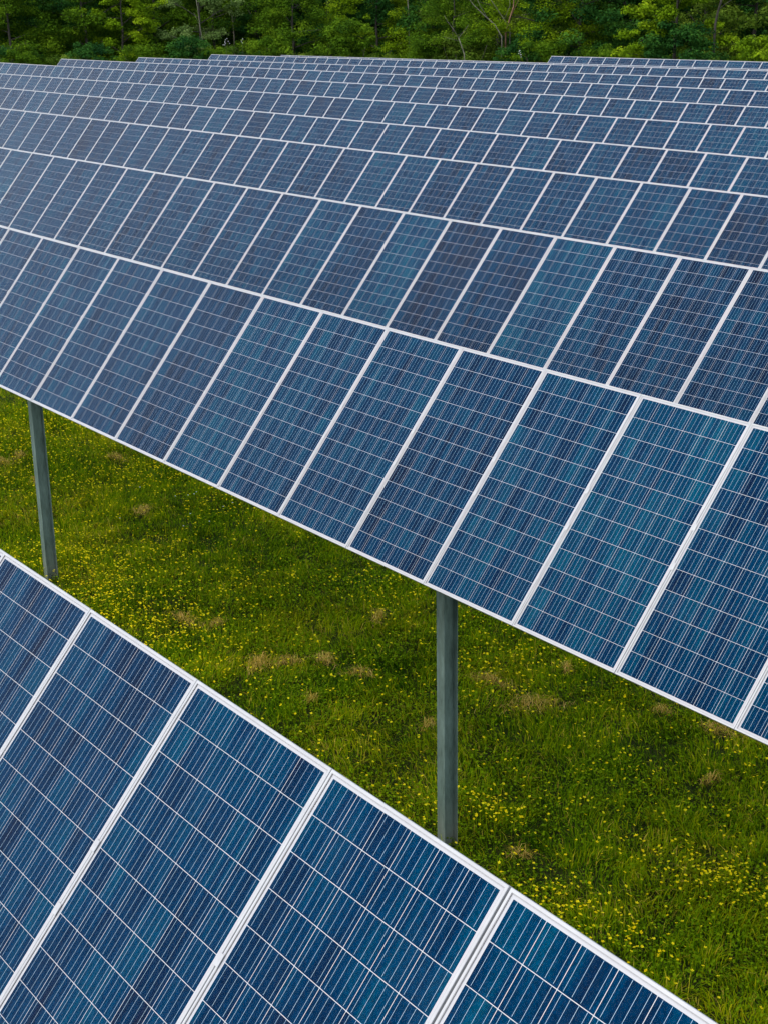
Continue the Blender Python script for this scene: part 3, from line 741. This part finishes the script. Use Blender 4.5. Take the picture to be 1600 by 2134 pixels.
# bare stems and trunks one can tell apart: polylines through photo points at one distance
def stem_thing(name, D, lines, material, label, cat, back=0.0):
    mb = MB(); first = None
    for pts, r0, r1 in lines:
        P = [Vector(at_dist(a, b, D+back+(c[0] if c else 0))) for a, b, *c in pts]
        if first is None:
            first = P[0].copy(); gz = float(ground_z(np.array(first.x), np.array(first.y)))
            P = [Vector((first.x, first.y, gz-.3))] + P
            org = Vector((first.x, first.y, gz))
        n_ = len(P)
        mb.tube([q-org for q in P], [.62*(r0+(r1-r0)*i/(n_-1)) for i in range(n_)], 7)
    o = obj(name, None, mtx=Matrix.Translation(org)); tag(o, label, cat, 'bare stems showing against the wood')
    obj('trunk', mb.mesh('trunk', [material], smooth=True), o)
stem_thing('bare_tree', 90, [([(1045, 75), (1030, 50), (1005, 28), (985, 8), (965, -20), (930, -60)], .075, .02), ([(1018, 40), (1000, 12), (988, -15)], .03, .012)], M_bark_pale,
           'pale bare stem slanting up to the left, left of the reddish trunk', 'tree')
stem_thing('bare_tree', 91, [([(1062, 58), (1050, 40), (1030, 10), (1015, -12), (1000, -45)], .06, .018), ([(1050, 40), (1062, 10), (1060, -20)], .04, .015)], M_bark_pale,
           'pale bare stem leaning left right beside the reddish trunk', 'tree')
stem_thing('bare_tree', 91.5, [([(1053, 68), (1061, 40), (1069, 14), (1071, -10), (1078, -50)], .10, .05), ([(1061, 40), (1074, 12), (1090, -25)], .035, .012)], M_bark_red,
           'reddish brown bare trunk right of centre', 'tree')
stem_thing('bare_tree', 88, [([(967, 112), (960, 92), (955, 78)], .07, .045), ([(955, 78), (944, 60), (932, 44), (925, 30)], .032, .01), ([(955, 78), (968, 62), (976, 50)], .026, .01),
           ([(957, 85), (940, 80), (925, 76)], .02, .008)], M_bark_pale, 'small pale forked trunk inside the light spreading tree', 'tree')
stem_thing('bare_tree', 82, [([(1488, 78), (1490, 50), (1496, 22), (1504, -5), (1510, -50)], .12, .08), ([(1496, 22), (1510, 8), (1530, -5)], .04, .015)], M_bark,
           'thick grey trunk near the right edge above the dark undergrowth', 'tree')
stem_thing('bare_tree', 97, [([(424, 96), (421, 76), (417, 55), (414, 30), (408, -10)], .06, .035), ([(417, 55), (410, 38), (404, 25)], .02, .01)], M_bark_pale,
           'slim pale trunk of the thin tree left of centre', 'tree', back=6)
stem_thing('bare_tree', 98, [([(488, 72), (486, 50), (484, 25), (482, -20)], .085, .07), ([(486, 50), (492, 30), (493, -15)], .06, .05)], M_bark_pale,
           'paired grey-brown trunks left of the dark gap', 'tree', back=9)
stem_thing('bare_tree', 92, [([(852, 60), (851, 30), (849, 0), (846, -40)], .075, .06)], M_bark_pale, 'single straight grey trunk left of the light spreading tree', 'tree', back=9)
# white blossom sprigs in the undergrowth
for (px, py, D, wid, k, lab) in ((471, 87, 92.5, .30, 10, 'small cluster of white blossom in the undergrowth left of centre'), (505, 85, 93, .08, 4, 'tiny white blossom right of the larger white cluster'),
                                 (1083, 112, 84.5, .10, 8, 'upright sprig of white blossom just above the solar rows right of centre')):
    X, Y, Z = at_dist(px, py, D)
    mb = MB(); gz = float(ground_z(np.array(X), np.array(Y)))
    mb.tube([(0, 0, gz-Z), (0.03, 0, (gz-Z)*.4), (0, 0, 0)], [.02, .014, .006], 5)
    for i in range(k):
        a, b, c = rnd.gauss(0, wid*.5), rnd.gauss(0, wid*.5), rnd.uniform(-.35, .35)*max(.6, wid*1.5)
        mb.tube([(a*.4, b*.4, c-.15), (a, b, c)], [.004, .003], 4)
        mb.tube([(a, b, c-.02), (a, b, c+.005), (a, b, c+.02)], [.012, .035, .016], 6, m=1)
    o = obj('white_blossom', mb.mesh('white_blossom', [M_bark, M_white_petal]), mtx=Matrix.Translation((X, Y, Z)))
    tag(o, lab, 'plant')
print('objects', len(bpy.data.objects))
